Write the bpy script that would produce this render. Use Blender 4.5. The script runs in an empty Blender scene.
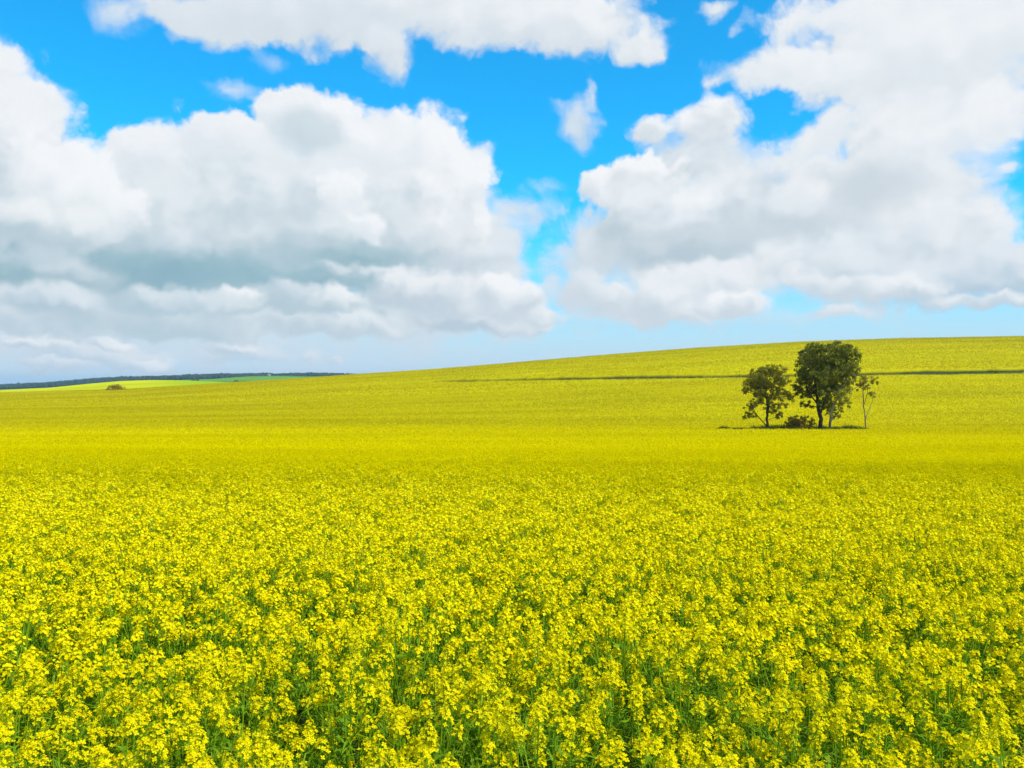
import bpy, math, random
import numpy as np
from mathutils import Vector, Matrix

R = math.radians
F_PX = 887.0                     # focal length in pixels of a 1024 wide frame
EYE = 1.38                       # eye height above the crop's tops
CROP = 1.05                      # height of the crop
scene = bpy.context.scene
COL = scene.collection

# ------------------------------------------------------------------ camera
cd = bpy.data.cameras.new('camera')
cam = bpy.data.objects.new('camera', cd)
COL.objects.link(cam)
cam.location = (0, 0, 0)
cam.rotation_euler = (R(90), 0, 0)
cd.sensor_width = 36
cd.lens = 36 * F_PX / 1024
cd.clip_start = 0.05
cd.clip_end = 40000
scene.camera = cam

scene.view_settings.view_transform = 'Standard'
scene.view_settings.look = 'None'
scene.view_settings.exposure = 0.0
scene.view_settings.gamma = 1.0
scene.cycles.max_bounces = 6
scene.cycles.diffuse_bounces = 4
scene.cycles.transmission_bounces = 4
scene.cycles.transparent_max_bounces = 4
scene.cycles.volume_bounces = 0
scene.cycles.use_adaptive_sampling = True
scene.cycles.adaptive_threshold = 0.01
scene.cycles.adaptive_min_samples = 12
scene.cycles.use_denoising = True
scene.cycles.denoiser = 'OPENIMAGEDENOISE'
scene.cycles.denoising_input_passes = 'RGB_ALBEDO_NORMAL'
scene.cycles.denoising_prefilter = 'ACCURATE'
scene.cycles.pixel_filter_type = 'BLACKMAN_HARRIS'
scene.cycles.filter_width = 1.5

SUN_AZ, SUN_EL = 120.0, 50.0     # clockwise from the view direction (+Y), above the horizon


def lin(r, g, b):
    return tuple((c / 255 / 12.92) if c / 255 <= 0.04045 else ((c / 255 + 0.055) / 1.055) ** 2.4 for c in (r, g, b))


# ------------------------------------------------------------------ sky
SKY_K = 0.1
world = bpy.data.worlds.new('World')
scene.world = world
world.use_nodes = True
world.cycles.sampling_method = 'NONE'
wt = world.node_tree
wt.nodes.clear()


class NT:
    """small helper that adds nodes and links them"""
    def __init__(self, tree):
        self.t = tree

    def n(self, kind, **kw):
        nd = self.t.nodes.new(kind)
        for k, v in kw.items():
            setattr(nd, k, v)
        return nd

    def put(self, sock, v):
        if isinstance(v, bpy.types.NodeSocket):
            self.t.links.new(v, sock)
        else:
            sock.default_value = v

    def m(self, op, a, b=None, c=None, clamp=False):
        nd = self.n('ShaderNodeMath', operation=op, use_clamp=clamp)
        self.put(nd.inputs[0], a)
        if b is not None:
            self.put(nd.inputs[1], b)
        if c is not None:
            self.put(nd.inputs[2], c)
        return nd.outputs[0]

    def v(self, op, a, b=None, c=None):
        nd = self.n('ShaderNodeVectorMath', operation=op)
        self.put(nd.inputs[0], a)
        if b is not None:
            self.put(nd.inputs[1], b)
        if c is not None:
            self.put(nd.inputs[2], c)
        return nd.outputs['Value'] if op in ('LENGTH', 'DOT_PRODUCT', 'DISTANCE') else nd.outputs[0]

    def ss(self, x, lo, hi, a=0.0, b=1.0, kind='SMOOTHSTEP'):
        nd = self.n('ShaderNodeMapRange', interpolation_type=kind, clamp=True)
        for s, val in zip(nd.inputs[:5], (x, lo, hi, a, b)):
            self.put(s, val)
        return nd.outputs[0]

    def mix(self, f, a, b, blend='MIX'):
        nd = self.n('ShaderNodeMix', data_type='RGBA', blend_type=blend)
        nd.clamp_factor = True
        self.put(nd.inputs[0], f)
        for s, val in ((nd.inputs[6], a), (nd.inputs[7], b)):
            self.put(s, val if isinstance(val, bpy.types.NodeSocket) else (*val[:3], 1))
        return nd.outputs[2]

    def noise(self, vec, scale, detail=4, rough=0.5, dist=0.0, dim='2D', color=False, lac=2.0):
        nd = self.n('ShaderNodeTexNoise', noise_dimensions=dim)
        self.put(nd.inputs['Vector'], vec)
        nd.inputs['Scale'].default_value = scale
        nd.inputs['Detail'].default_value = detail
        nd.inputs['Roughness'].default_value = rough
        nd.inputs['Lacunarity'].default_value = lac
        nd.inputs['Distortion'].default_value = dist
        return nd.outputs['Color'] if color else nd.outputs['Fac']


W = NT(wt)
tc = W.n('ShaderNodeTexCoord')
sep = W.n('ShaderNodeSeparateXYZ')
wt.links.new(tc.outputs['Generated'], sep.inputs[0])
az = W.m('ARCTAN2', sep.outputs[0], sep.outputs[1])
el = W.m('ARCSINE', sep.outputs[2])
cmb = W.n('ShaderNodeCombineXYZ')
wt.links.new(az, cmb.inputs[0])
wt.links.new(el, cmb.inputs[1])
p0 = cmb.outputs[0]

sky = W.n('ShaderNodeTexSky', sky_type='NISHITA')
sky.sun_disc = False
sky.sun_elevation = R(SUN_EL)
sky.sun_rotation = R(SUN_AZ)
sky.air_density = 1.0
sky.dust_density = 0.5
sky.ozone_density = 3.0
# the camera's vivid colour mode: the clear sky leans to a saturated azure
clear = W.mix(1.0, sky.outputs[0], (0.13, 1.50, 1.98), 'MULTIPLY')
clear = W.mix(1.0, clear, (SKY_GAIN := 1.2, SKY_GAIN, SKY_GAIN), 'MULTIPLY')
# paler towards the horizon
pale = W.ss(el, R(0.5), R(11.5), 1.0, 0.0)
pale = W.m('POWER', pale, 1.25)
clear = W.mix(pale, clear, tuple(c / SKY_K for c in lin(200, 225, 243)))

# noises shared by every cloud
wob = W.noise(p0, 5.0, 3, 0.5, color=True)
wob = W.v('MULTIPLY_ADD', wob, (0.03, 0.022, 0), (-0.015, -0.011, 0))
wob2 = W.noise(p0, 26.0, 6, 0.58, color=True)
wob2 = W.v('MULTIPLY_ADD', wob2, (0.030, 0.026, 0), (-0.015, -0.013, 0))
p = W.v('ADD', W.v('ADD', p0, wob), wob2)
# cauliflower bumps (a billowed noise) and their lit side: the same noise sampled a little towards the sun


def billow(vec):
    vo = W.n('ShaderNodeTexVoronoi', voronoi_dimensions='2D', feature='SMOOTH_F1')
    W.put(vo.inputs['Vector'], vec)
    vo.inputs['Scale'].default_value = 17.0
    vo.inputs['Detail'].default_value = 2.0
    vo.inputs['Roughness'].default_value = 0.5
    vo.inputs['Smoothness'].default_value = 0.6
    return vo.outputs['Distance']


bw = W.v('MULTIPLY', p, (1.0, 1.25, 1.0))
b0 = billow(bw)
b1 = billow(W.v('ADD', bw, (0.012, 0.022, 0)))
relief = W.m('SUBTRACT', b1, b0)                       # >0 on the side that faces the sun
soft = W.noise(p0, 12.0, 7, 0.64, dist=0.4)             # wisps
softc = W.m('SUBTRACT', soft, 0.5)
edge = W.m('ADD', W.m('MULTIPLY', W.m('SUBTRACT', 0.36, b0), 0.75), W.m('MULTIPLY', softc, 1.2))


def P(x, y):
    a = math.atan((x - 512) / F_PX)
    return a, math.atan((384 - y) / F_PX * math.cos(a))


WHITE, PALE, GREY, DARK, TEAL = (245, 248, 251), (226, 234, 241), (200, 214, 224), (172, 194, 207), (143, 180, 194)
state = clear
count = 0
pc = p


def puff(x, y, rx, ry, light=WHITE, dark=GREY, s=0.35, amp=0.5, a=1.0, rot=0.0, up=0.0, sm=0.6, rel=0.7):
    """one lump of cumulus: centre and radii (given in pixels, turned into angles), light and shaded colour, softness of the rim"""
    global state, count, pc
    if count % 4 == 0:      # every few lumps the coordinates pass through the state, which keeps the shader's working stack small
        pc = W.v('MULTIPLY_ADD', state, (1e-9, 1e-9, 1e-9), p)
    count += 1
    ca, ce = P(x, y)
    mp = W.n('ShaderNodeMapping', vector_type='TEXTURE')
    W.put(mp.inputs['Vector'], pc)
    mp.inputs['Location'].default_value = (ca, ce, 0)
    mp.inputs['Rotation'].default_value = (0, 0, R(rot))
    mp.inputs['Scale'].default_value = (rx / F_PX, ry / F_PX, 1)
    q = mp.outputs[0]
    ln = W.v('LENGTH', q)
    f = W.m('MULTIPLY_ADD', edge, amp, W.m('SUBTRACT', 1.0 + 0.10 * amp + (0.22 * s if s > 0.45 else 0.12 * s), ln))
    al = W.ss(f, 0.0, s, 0.0, a)
    g = W.v('DOT_PRODUCT', q, (0.30, 0.85, 0))
    g = W.m('MULTIPLY_ADD', relief, rel, W.m('MULTIPLY_ADD', softc, 0.5, g))
    g = W.ss(g, -0.65 - up, sm - up)
    c = W.mix(g, tuple(k / SKY_K for k in lin(*dark)), tuple(k / SKY_K for k in lin(*light)))
    state = W.mix(al, state, c)


# -- clouds all round the sky outside the picture, so that the light from behind the camera is right
fr = W.noise(W.v('MULTIPLY', p0, (1.0, 1.6, 1.0)), 2.6, 6, 0.55)
out = W.ss(W.m('ABSOLUTE', az), R(33), R(48))
hi = W.ss(el, R(27), R(36))
rim = W.m('MAXIMUM', out, hi)
cov = W.m('MULTIPLY', W.ss(fr, 0.46, 0.60), rim)
state = W.mix(cov, state, tuple(k / SKY_K for k in lin(232, 238, 243)))

# -- far flat banks near the horizon
puff(120, 318, 430, 62, (216, 228, 238), (208, 223, 235), s=0.6, a=0.85, rel=0.6)
puff(430, 310, 170, 40, (222, 232, 240), (208, 223, 235), s=0.6, a=0.85, rel=0.6)
puff(10, 345, 60, 14, PALE, (208, 223, 235), s=0.5, a=0.9)
puff(110, 357, 70, 12, PALE, (192, 212, 228), s=0.6, a=0.8)
puff(245, 352, 70, 10, PALE, (192, 212, 228), s=0.7, a=0.6)
puff(30, 322, 36, 11, (238, 243, 246), (190, 209, 222), s=0.4)
puff(95, 312, 34, 10, (234, 240, 244), (186, 207, 219), s=0.4)
puff(30, 347, 34, 8, (238, 243, 247), (198, 214, 227), s=0.5)
puff(105, 346, 26, 7, (238, 243, 247), (198, 214, 227), s=0.5)
puff(150, 362, 26, 7, (234, 241, 247), (200, 217, 231), s=0.5)
puff(60, 366, 34, 6, (226, 235, 243), (200, 217, 231), s=0.6)
puff(230, 345, 34, 9, (232, 239, 245), (196, 213, 226), s=0.5)
puff(312, 355, 14, 8, PALE, (200, 216, 230), s=0.8, a=0.8)
puff(335, 358, 12, 6, PALE, (200, 216, 230), s=0.8, a=0.7)
puff(60, 322, 120, 22, (228, 236, 242), (192, 211, 223), s=0.4)
puff(180, 318, 130, 26, (214, 226, 233), (188, 209, 220), s=0.4)
puff(330, 318, 150, 24, (232, 239, 244), (194, 212, 223), s=0.4)
puff(480, 312, 100, 26, WHITE, (188, 206, 219), s=0.35)
puff(530, 320, 48, 20, WHITE, (200, 214, 225), s=0.4)
# -- the big cumulus on the left: dark base first, then its lumps
puff(250, 230, 240, 90, (226, 234, 240), (186, 206, 217), s=0.4, amp=0.25)
puff(60, 250, 120, 75, (226, 234, 240), (186, 206, 217), s=0.4, amp=0.25)
puff(430, 245, 110, 80, (232, 238, 243), (190, 208, 219), s=0.4, amp=0.3)
puff(240, 262, 290, 50, (178, 203, 214), (150, 186, 200), s=0.7, rel=0.5)
puff(30, 255, 120, 46, (170, 196, 208), (150, 185, 198), s=0.7, rel=0.7)
puff(155, 266, 80, 22, (156, 190, 203), (142, 179, 194), s=0.9, rel=0.5)
puff(480, 262, 62, 58, PALE, GREY, s=0.5)
puff(455, 205, 50, 75, WHITE, (205, 218, 227), s=0.3)
puff(440, 160, 32, 34, WHITE, PALE, s=0.25)
puff(400, 190, 90, 85, WHITE, (208, 220, 228), s=0.3)
puff(385, 140, 50, 40, WHITE, PALE, s=0.25)
puff(335, 130, 45, 40, WHITE, PALE, s=0.25)
puff(292, 120, 42, 38, (240, 244, 248), PALE, s=0.25)
puff(208, 180, 112, 68, (238, 243, 247), (196, 212, 222), s=0.3)
puff(140, 158, 46, 36, (240, 244, 248), PALE, s=0.25)
puff(222, 140, 54, 30, (240, 244, 248), PALE, s=0.25)
puff(290, 200, 150, 66, (232, 239, 244), (200, 215, 224), s=0.6)
puff(310, 134, 40, 26, (205, 220, 228), (196, 214, 224), s=0.8, a=0.8, amp=0.3)
puff(450, 220, 52, 44, WHITE, (214, 224, 231), s=0.5)
puff(398, 232, 40, 30, (222, 231, 237), (196, 212, 222), s=0.8)
puff(346, 210, 34, 36, WHITE, (216, 227, 233), s=0.3, rel=0.5)
puff(366, 230, 26, 20, WHITE, (212, 224, 231), s=0.35, rel=0.5)
puff(330, 236, 50, 16, (226, 235, 240), (190, 208, 218), s=0.8)
puff(34, 108, 34, 34, (240, 244, 248), PALE, s=0.3, amp=0.35)
puff(6, 160, 74, 104, (240, 244, 248), (205, 218, 227), s=0.25)
puff(165, 215, 62, 48, (228, 236, 241), (204, 218, 227), s=0.8)
puff(62, 190, 62, 60, WHITE, (222, 231, 238), s=0.3, rel=0.5)
puff(92, 215, 56, 42, WHITE, (208, 221, 229), s=0.3, rel=0.5)
puff(40, 222, 90, 36, (238, 243, 246), (186, 206, 217), s=0.6, rel=0.5)
# -- lumps that lean over the dark base
puff(335, 284, 55, 10, (168, 195, 207), (148, 182, 196), s=0.9, rel=0.4)
puff(350, 270, 52, 9, (226, 235, 241), (178, 202, 213), s=0.6)
puff(300, 298, 90, 18, (214, 226, 234), (184, 206, 217), s=0.5)
puff(243, 300, 32, 15, (240, 244, 247), (184, 206, 217), s=0.35)
puff(340, 302, 44, 14, (238, 243, 246), (184, 206, 217), s=0.4)
puff(20, 262, 60, 14, (196, 214, 224), (160, 190, 203), s=0.9, rel=0.4)
puff(370, 256, 70, 13, (176, 202, 212), (150, 184, 197), s=0.9, rel=0.4)
puff(170, 300, 90, 16, (218, 229, 236), (182, 205, 217), s=0.6)
puff(35, 300, 60, 18, (222, 232, 239), (182, 204, 217), s=0.6)
puff(70, 276, 45, 14, (206, 220, 228), (176, 200, 211), s=0.8)
puff(440, 292, 90, 26, (236, 241, 245), (196, 211, 222), s=0.5)
puff(510, 298, 36, 28, WHITE, (205, 218, 228), s=0.3)
puff(545, 318, 34, 13, WHITE, (205, 218, 228), s=0.4)
# -- clouds along the top
puff(165, 0, 70, 22, PALE, PALE, s=1.0, amp=1.0)
puff(225, 10, 80, 34, PALE, (216, 226, 234), s=0.5, amp=0.7)
puff(330, 10, 130, 46, PALE, (214, 224, 232), s=0.4, amp=0.7)
puff(392, 52, 34, 34, PALE, (214, 224, 232), s=0.6, amp=0.7)
puff(470, 8, 110, 42, (238, 243, 247), (216, 226, 234), s=0.4, amp=0.6)
puff(570, 18, 90, 42, (240, 244, 248), (216, 226, 234), s=0.4, amp=0.6)
puff(635, 44, 34, 20, (236, 241, 245), (218, 228, 236), s=0.5)
puff(105, 8, 30, 26, PALE, PALE, s=1.8, amp=1.3, a=0.7)
puff(240, 90, 46, 12, PALE, PALE, s=1.4, amp=1.3, a=0.75, rot=-5)
puff(272, 60, 20, 12, PALE, PALE, s=1.6, amp=1.3, a=0.5)
puff(718, 4, 22, 9, PALE, PALE, s=0.9, amp=0.8)
# -- wisps between the two masses
puff(572, 124, 26, 34, PALE, (206, 220, 230), s=1.1, amp=1.1, a=0.9, rot=12)
puff(584, 96, 9, 24, PALE, PALE, s=1.2, amp=1.2, a=0.85)
puff(553, 108, 14, 9, PALE, PALE, s=1.4, amp=1.3, a=0.7, rot=-35)
puff(545, 188, 24, 10, PALE, PALE, s=1.5, amp=1.3, a=0.6)
puff(556, 250, 40, 22, PALE, (205, 218, 228), s=1.3, amp=1.2, a=0.7)
puff(478, 150, 14, 8, PALE, PALE, s=1.6, amp=1.3, a=0.5)
puff(490, 195, 24, 9, PALE, PALE, s=1.4, amp=1.3, a=0.7)
puff(530, 205, 38, 22, PALE, (205, 218, 228), s=1.2, amp=1.2, a=0.8)
puff(500, 205, 30, 14, PALE, PALE, s=1.4, amp=1.3, a=0.6)
# -- the broad cloud on the right
puff(700, 245, 150, 62, (226, 234, 240), (200, 214, 224), s=0.5, amp=0.4)
puff(860, 222, 140, 95, (232, 238, 243), (208, 219, 228), s=0.4, amp=0.4)
puff(562, 264, 44, 30, PALE, (208, 220, 230), s=0.9, amp=0.9)
puff(575, 302, 50, 20, PALE, (208, 220, 230), s=0.7, amp=0.8)
puff(690, 318, 240, 14, (222, 232, 241), (204, 220, 233), s=1.2, a=0.6, rel=0.3)
puff(600, 240, 70, 40, PALE, (205, 218, 228), s=0.6, amp=0.8)
puff(580, 290, 45, 30, PALE, (208, 220, 230), s=0.6, amp=0.8)
puff(925, 65, 150, 112, (240, 244, 248), (222, 230, 237), s=0.35, amp=0.6)
puff(770, 70, 56, 22, PALE, PALE, s=0.8, amp=0.9)
puff(812, 70, 84, 26, (240, 244, 248), PALE, s=0.5, amp=0.7)
puff(850, 10, 86, 24, (240, 244, 248), PALE, s=0.5, amp=0.7)
puff(980, 30, 110, 80, (240, 244, 248), (226, 234, 240), s=0.5)
puff(900, 180, 95, 88, (238, 242, 246), (205, 217, 226), s=0.4)
puff(832, 208, 98, 68, (236, 241, 245), (205, 217, 226), s=0.35, amp=0.6)
puff(700, 160, 60, 40, (224, 232, 239), (198, 213, 223), s=0.6)
puff(645, 132, 30, 18, (238, 243, 247), (214, 224, 232), s=0.5, amp=0.8)
puff(714, 125, 44, 30, WHITE, (208, 219, 228), s=0.35)
puff(740, 205, 90, 54, (232, 238, 243), (196, 211, 221), s=0.5)
puff(630, 185, 66, 34, WHITE, (214, 224, 232), s=0.22, amp=0.6)
puff(665, 215, 100, 46, (234, 240, 245), (192, 208, 218), s=0.4)
puff(685, 208, 34, 26, WHITE, PALE, s=0.7)
puff(700, 244, 110, 26, (206, 218, 227), (186, 204, 215), s=0.7, rel=0.8)
puff(870, 190, 80, 34, (208, 219, 227), (203, 215, 224), s=1.0, rel=0.6, a=0.9)
puff(800, 235, 90, 26, (206, 218, 227), (200, 213, 223), s=0.9, rel=0.6, a=0.9)
puff(790, 200, 40, 24, (238, 242, 246), PALE, s=0.8)
puff(1000, 116, 60, 38, (240, 244, 248), PALE, s=0.5)
puff(835, 128, 60, 26, (236, 241, 245), PALE, s=0.5, amp=0.6, rot=25)
puff(955, 150, 60, 40, (240, 244, 248), PALE, s=0.8)
puff(950, 240, 66, 46, (236, 241, 245), (210, 221, 230), s=0.45)
puff(860, 262, 130, 34, (232, 239, 244), (204, 217, 227), s=0.5)
puff(700, 285, 110, 32, (236, 241, 245), (206, 218, 228), s=0.45)
puff(655, 312, 70, 15, (236, 241, 245), (205, 218, 228), s=0.4)
puff(640, 300, 80, 26, (236, 241, 245), (205, 218, 228), s=0.4)
puff(735, 305, 44, 16, WHITE, (205, 218, 228), s=0.45)
puff(960, 275, 110, 32, (226, 234, 241), (184, 206, 222), s=0.5)
puff(880, 288, 70, 14, (238, 243, 247), (205, 218, 228), s=0.5)
puff(985, 298, 70, 9, (234, 240, 245), (196, 213, 226), s=0.6)
puff(838, 311, 28, 8, PALE, (210, 222, 233), s=0.6)

bg = W.n('ShaderNodeBackground')
bg.inputs['Strength'].default_value = SKY_K
wt.links.new(state, bg.inputs['Color'])
wo = W.n('ShaderNodeOutputWorld')
wt.links.new(bg.outputs[0], wo.inputs['Surface'])

# ------------------------------------------------------------------ sun
sd = bpy.data.lights.new('sun', 'SUN')
sd.energy = 4.4
sd.angle = R(0.5)
sd.color = (1.0, 0.96, 0.88)
sun = bpy.data.objects.new('sun', sd)
COL.objects.link(sun)
sv = Vector((math.sin(R(SUN_AZ)) * math.cos(R(SUN_EL)), math.cos(R(SUN_AZ)) * math.cos(R(SUN_EL)), math.sin(R(SUN_EL))))
sun.rotation_euler = sv.to_track_quat('Z', 'Y').to_euler()
sun.location = sv * 200


# ------------------------------------------------------------------ terrain
rng = np.random.default_rng(11)
NEAR_C = np.array([-500, 0, 130, 220, 300, 350, 430, 500, 600, 700, 800, 900, 1024, 1500.])
CREST = np.array([398, 393, 389, 383.3, 378.3, 374.6, 369.5, 364, 355.5, 347.7, 341.5, 338, 336, 338.])
CREST_Y = 420.0
FAR_C = np.array([-500, 0, 50, 90, 120, 150, 180, 215, 250, 280, 310, 350, 450, 1500.])
FAR = [  # distance, height of each column's skyline as seen from the camera
    (650, np.interp(FAR_C, NEAR_C, CREST) + 5),
    (950, np.array([396, 390, 387.6, 383.6, 381, 380, 380.2, 381.5, 384, 385, 386, 386, 388, 388.])),
    (1250, np.array([398, 392, 391, 388, 386, 384, 383, 383, 383, 383, 383, 383, 386, 388.])),
    (1700, np.array([396, 391, 389, 386, 384, 382, 380, 378.8, 376.2, 375.8, 376.4, 376.2, 382, 386.])),
    (2300, np.array([394, 390, 388, 385, 383, 381, 380, 379, 378.5, 378, 378, 378, 382, 386.])),
    (3500, np.array([389, 386.8, 384.4, 381, 379.6, 378.4, 377.6, 376, 376, 375.8, 375.4, 376.3, 379, 384.])),
    (5000, np.array([391, 390, 388, 387, 387, 387, 387, 387, 387, 387, 387, 387, 387, 387.])),
]


def sstep(t):
    t = np.clip(t, 0, 1)
    return t * t * (3 - 2 * t)


def crop_top(x, y):
    """height of the crop's tops over the whole plain (the eye is at 0)"""
    x, y = np.asarray(x, float), np.asarray(y, float)
    r = np.hypot(x, y)
    a = np.arctan2(x, y)
    ac = np.clip(a, -R(48), R(48))
    Y = np.maximum(r * np.cos(ac), 1e-3)
    px = 512 + F_PX * np.tan(ac)
    plane = -EYE - 0.0434 * Y
    zc = (384 - np.interp(px, NEAR_C, CREST)) / F_PX * CREST_Y
    zv = -9.2
    s = (Y - 150) / (CREST_Y - 150)
    S = np.where(s < 0, 0.55 * s, np.where(s < 1, 0.45 * sstep(s) + 0.55 * s, 1 + 0.55 * (s - 1)))
    hill = zv + (zc - zv) * S
    near = 0.5 * (plane + hill + np.sqrt((plane - hill) ** 2 + 3.0 ** 2))
    # a little roll in the ground
    near = near + 0.25 * np.sin(x * 0.021 + 1.0) * np.sin(Y * 0.017) * np.clip((Y - 30) / 60, 0, 1)
    z = near
    lastY, lastz = CREST_Y, near
    far = None
    rows = [(d, (384 - np.interp(px, FAR_C, yy)) / F_PX * d) for d, yy in FAR]
    prevd, prevz = CREST_Y, zc
    out_z = near.copy()
    for d, zz in rows:
        t = (Y - prevd) / (d - prevd)
        w = sstep(t)
        seg = prevz * (1 - w) + zz * w
        out_z = np.where(Y > prevd, seg, out_z)
        prevd, prevz = d, zz
    return out_z


def at_px(px, Y):
    return (px - 512) / F_PX * Y


def mesh_obj(name, verts, faces, mats, parent=None, mat_idx=None, smooth=False, coll=None):
    """verts (n,3), faces (m,k) with one k for the whole mesh"""
    verts = np.asarray(verts, np.float32)
    faces = np.asarray(faces, np.int32)
    me = bpy.data.meshes.new(name)
    k = faces.shape[1]
    me.vertices.add(len(verts))
    me.vertices.foreach_set('co', verts.ravel())
    me.loops.add(faces.size)
    me.loops.foreach_set('vertex_index', faces.ravel())
    me.polygons.add(len(faces))
    me.polygons.foreach_set('loop_start', np.arange(0, faces.size, k, dtype=np.int32))
    if smooth:
        me.polygons.foreach_set('use_smooth', np.ones(len(faces), bool))
    for m in mats:
        me.materials.append(m)
    if mat_idx is not None:
        me.polygons.foreach_set('material_index', np.asarray(mat_idx, np.int32))
    me.update(calc_edges=True)
    ob = bpy.data.objects.new(name, me)
    (coll or COL).objects.link(ob)
    if parent:
        ob.parent = parent
    return ob


def tag(o, label=None, cat=None, group=None, kind=None):
    for k, v in (('label', label), ('category', cat), ('group', group), ('kind', kind)):
        if v:
            o[k] = v
    return o


def root(name, loc, label, cat, group=None, rz=0.0):
    o = bpy.data.objects.new(name, None)
    COL.objects.link(o)
    o.empty_display_size = 0.2
    o.location = loc
    o.rotation_euler = (0, 0, rz)
    return tag(o, label, cat, group)


# ------------------------------------------------------------------ materials
def new_mat(name):
    m = bpy.data.materials.new(name)
    m.use_nodes = True
    m.node_tree.nodes.clear()
    return m, NT(m.node_tree)


def leafy(name, c_dark, c_light, transl=0.35, rough=0.6, spec=0.15, tr_tint=(1, 1, 1), island=True, clump=0.0, clump_scale=1.0, stretch=(1, 1, 1)):
    """thin leaf or petal: diffuse + translucent + a weak gloss, its colour varied from leaf to leaf and from clump to clump"""
    m, N = new_mat(name)
    g = N.n('ShaderNodeNewGeometry')
    f = g.outputs['Random Per Island']
    if clump > 0:
        t = N.n('ShaderNodeTexCoord')
        nz = N.noise(N.v('MULTIPLY', g.outputs['Position'], stretch), clump_scale, 3, 0.6, dim='3D')
        f = N.m('ADD', N.m('MULTIPLY', f, 1 - clump), N.m('MULTIPLY', N.ss(nz, 0.3, 0.7), clump))
    col = N.mix(f, c_dark, c_light)
    d = N.n('ShaderNodeBsdfDiffuse')
    N.put(d.inputs['Color'], col)
    tb = N.n('ShaderNodeBsdfTranslucent')
    N.put(tb.inputs['Color'], N.mix(1.0, col, tr_tint, 'MULTIPLY'))
    mx = N.n('ShaderNodeMixShader')
    mx.inputs[0].default_value = transl
    m.node_tree.links.new(d.outputs[0], mx.inputs[1])
    m.node_tree.links.new(tb.outputs[0], mx.inputs[2])
    res = mx.outputs[0]
    if spec > 0:
        gl = N.n('ShaderNodeBsdfGlossy')
        gl.inputs['Roughness'].default_value = rough
        gl.inputs['Color'].default_value = (1, 1, 1, 1)
        m2 = N.n('ShaderNodeMixShader')
        m2.inputs[0].default_value = spec * 0.2
        m.node_tree.links.new(res, m2.inputs[1])
        m.node_tree.links.new(gl.outputs[0], m2.inputs[2])
        res = m2.outputs[0]
    o = N.n('ShaderNodeOutputMaterial')
    m.node_tree.links.new(res, o.inputs['Surface'])
    return m


def solid(name, c1, c2, scale=1.0, rough=0.9, detail=5, stretch=(1, 1, 1), lo=0.35, hi=0.65, bump=0.0):
    """diffuse surface mottled between two colours"""
    m, N = new_mat(name)
    g = N.n('ShaderNodeNewGeometry')
    v = N.v('MULTIPLY', g.outputs['Position'], stretch)
    nz = N.noise(v, scale, detail, 0.6, dim='3D')
    col = N.mix(N.ss(nz, lo, hi), c1, c2)
    b = N.n('ShaderNodeBsdfPrincipled')
    N.put(b.inputs['Base Color'], col)
    b.inputs['Roughness'].default_value = rough
    b.inputs['Specular IOR Level'].default_value = 0.1
    if bump:
        bn = N.n('ShaderNodeBump')
        bn.inputs['Strength'].default_value = bump
        N.put(bn.inputs['Height'], nz)
        m.node_tree.links.new(bn.outputs[0], b.inputs['Normal'])
    o = N.n('ShaderNodeOutputMaterial')
    m.node_tree.links.new(b.outputs[0], o.inputs['Surface'])
    return m


M_petal = leafy('canola_petal', (0.78, 0.60, 0.0), (0.97, 0.84, 0.010), 0.30, spec=0.0)
M_head = leafy('canola_head', (0.56, 0.455, 0.0), (0.84, 0.70, 0.0), 0.30, spec=0.0, clump=0.45, clump_scale=1.0, stretch=(0.03, 0.16, 0.1))
M_head_hill = leafy('canola_head_darker', (0.41, 0.335, 0.0), (0.63, 0.52, 0.0), 0.25, spec=0.0, clump=0.7, clump_scale=1.0, stretch=(0.012, 0.09, 0.35))
M_bud = leafy('canola_bud', (0.40, 0.44, 0.004), (0.60, 0.58, 0.006), 0.2, spec=0.0)
M_stem = leafy('canola_stem', (0.20, 0.36, 0.006), (0.36, 0.54, 0.016), 0.3, spec=0.04)
M_leaf = leafy('canola_leaf', (0.10, 0.23, 0.004), (0.30, 0.46, 0.010), 0.4, spec=0.04)
M_soil = solid('soil', (0.025, 0.05, 0.006), (0.06, 0.055, 0.02), 3.0, bump=0.3)
M_brightfield, N = new_mat('far_canola')
_g = N.n('ShaderNodeNewGeometry')
_s = N.n('ShaderNodeSeparateXYZ')
N.put(_s.inputs[0], _g.outputs['Position'])
_n = N.noise(N.v('MULTIPLY', _g.outputs['Position'], (0.3, 1, 1)), 0.02, 5, 0.6, dim='3D')
_c = N.mix(N.ss(_n, 0.38, 0.62), (0.46, 0.46, 0.0), (0.60, 0.57, 0.0))
_t = N.m('ADD', N.m('MULTIPLY_ADD', _s.outputs[1], 0.42, _s.outputs[0]), N.m('MULTIPLY', N.m('SUBTRACT', _n, 0.5), 90.0))
_c = N.mix(N.ss(_t, -10, 70), _c, N.mix(_n, (0.24, 0.37, 0.004), (0.36, 0.46, 0.004)))
_b = N.n('ShaderNodeBsdfDiffuse')
N.put(_b.inputs['Color'], _c)
_o = N.n('ShaderNodeOutputMaterial')
M_brightfield.node_tree.links.new(_b.outputs[0], _o.inputs['Surface'])
M_green = solid('far_pasture', (0.07, 0.19, 0.008), (0.15, 0.30, 0.015), 0.008, stretch=(0.4, 1, 1))
M_wood = solid('far_forest_floor', (0.02, 0.035, 0.012), (0.04, 0.055, 0.02), 0.02)

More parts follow.
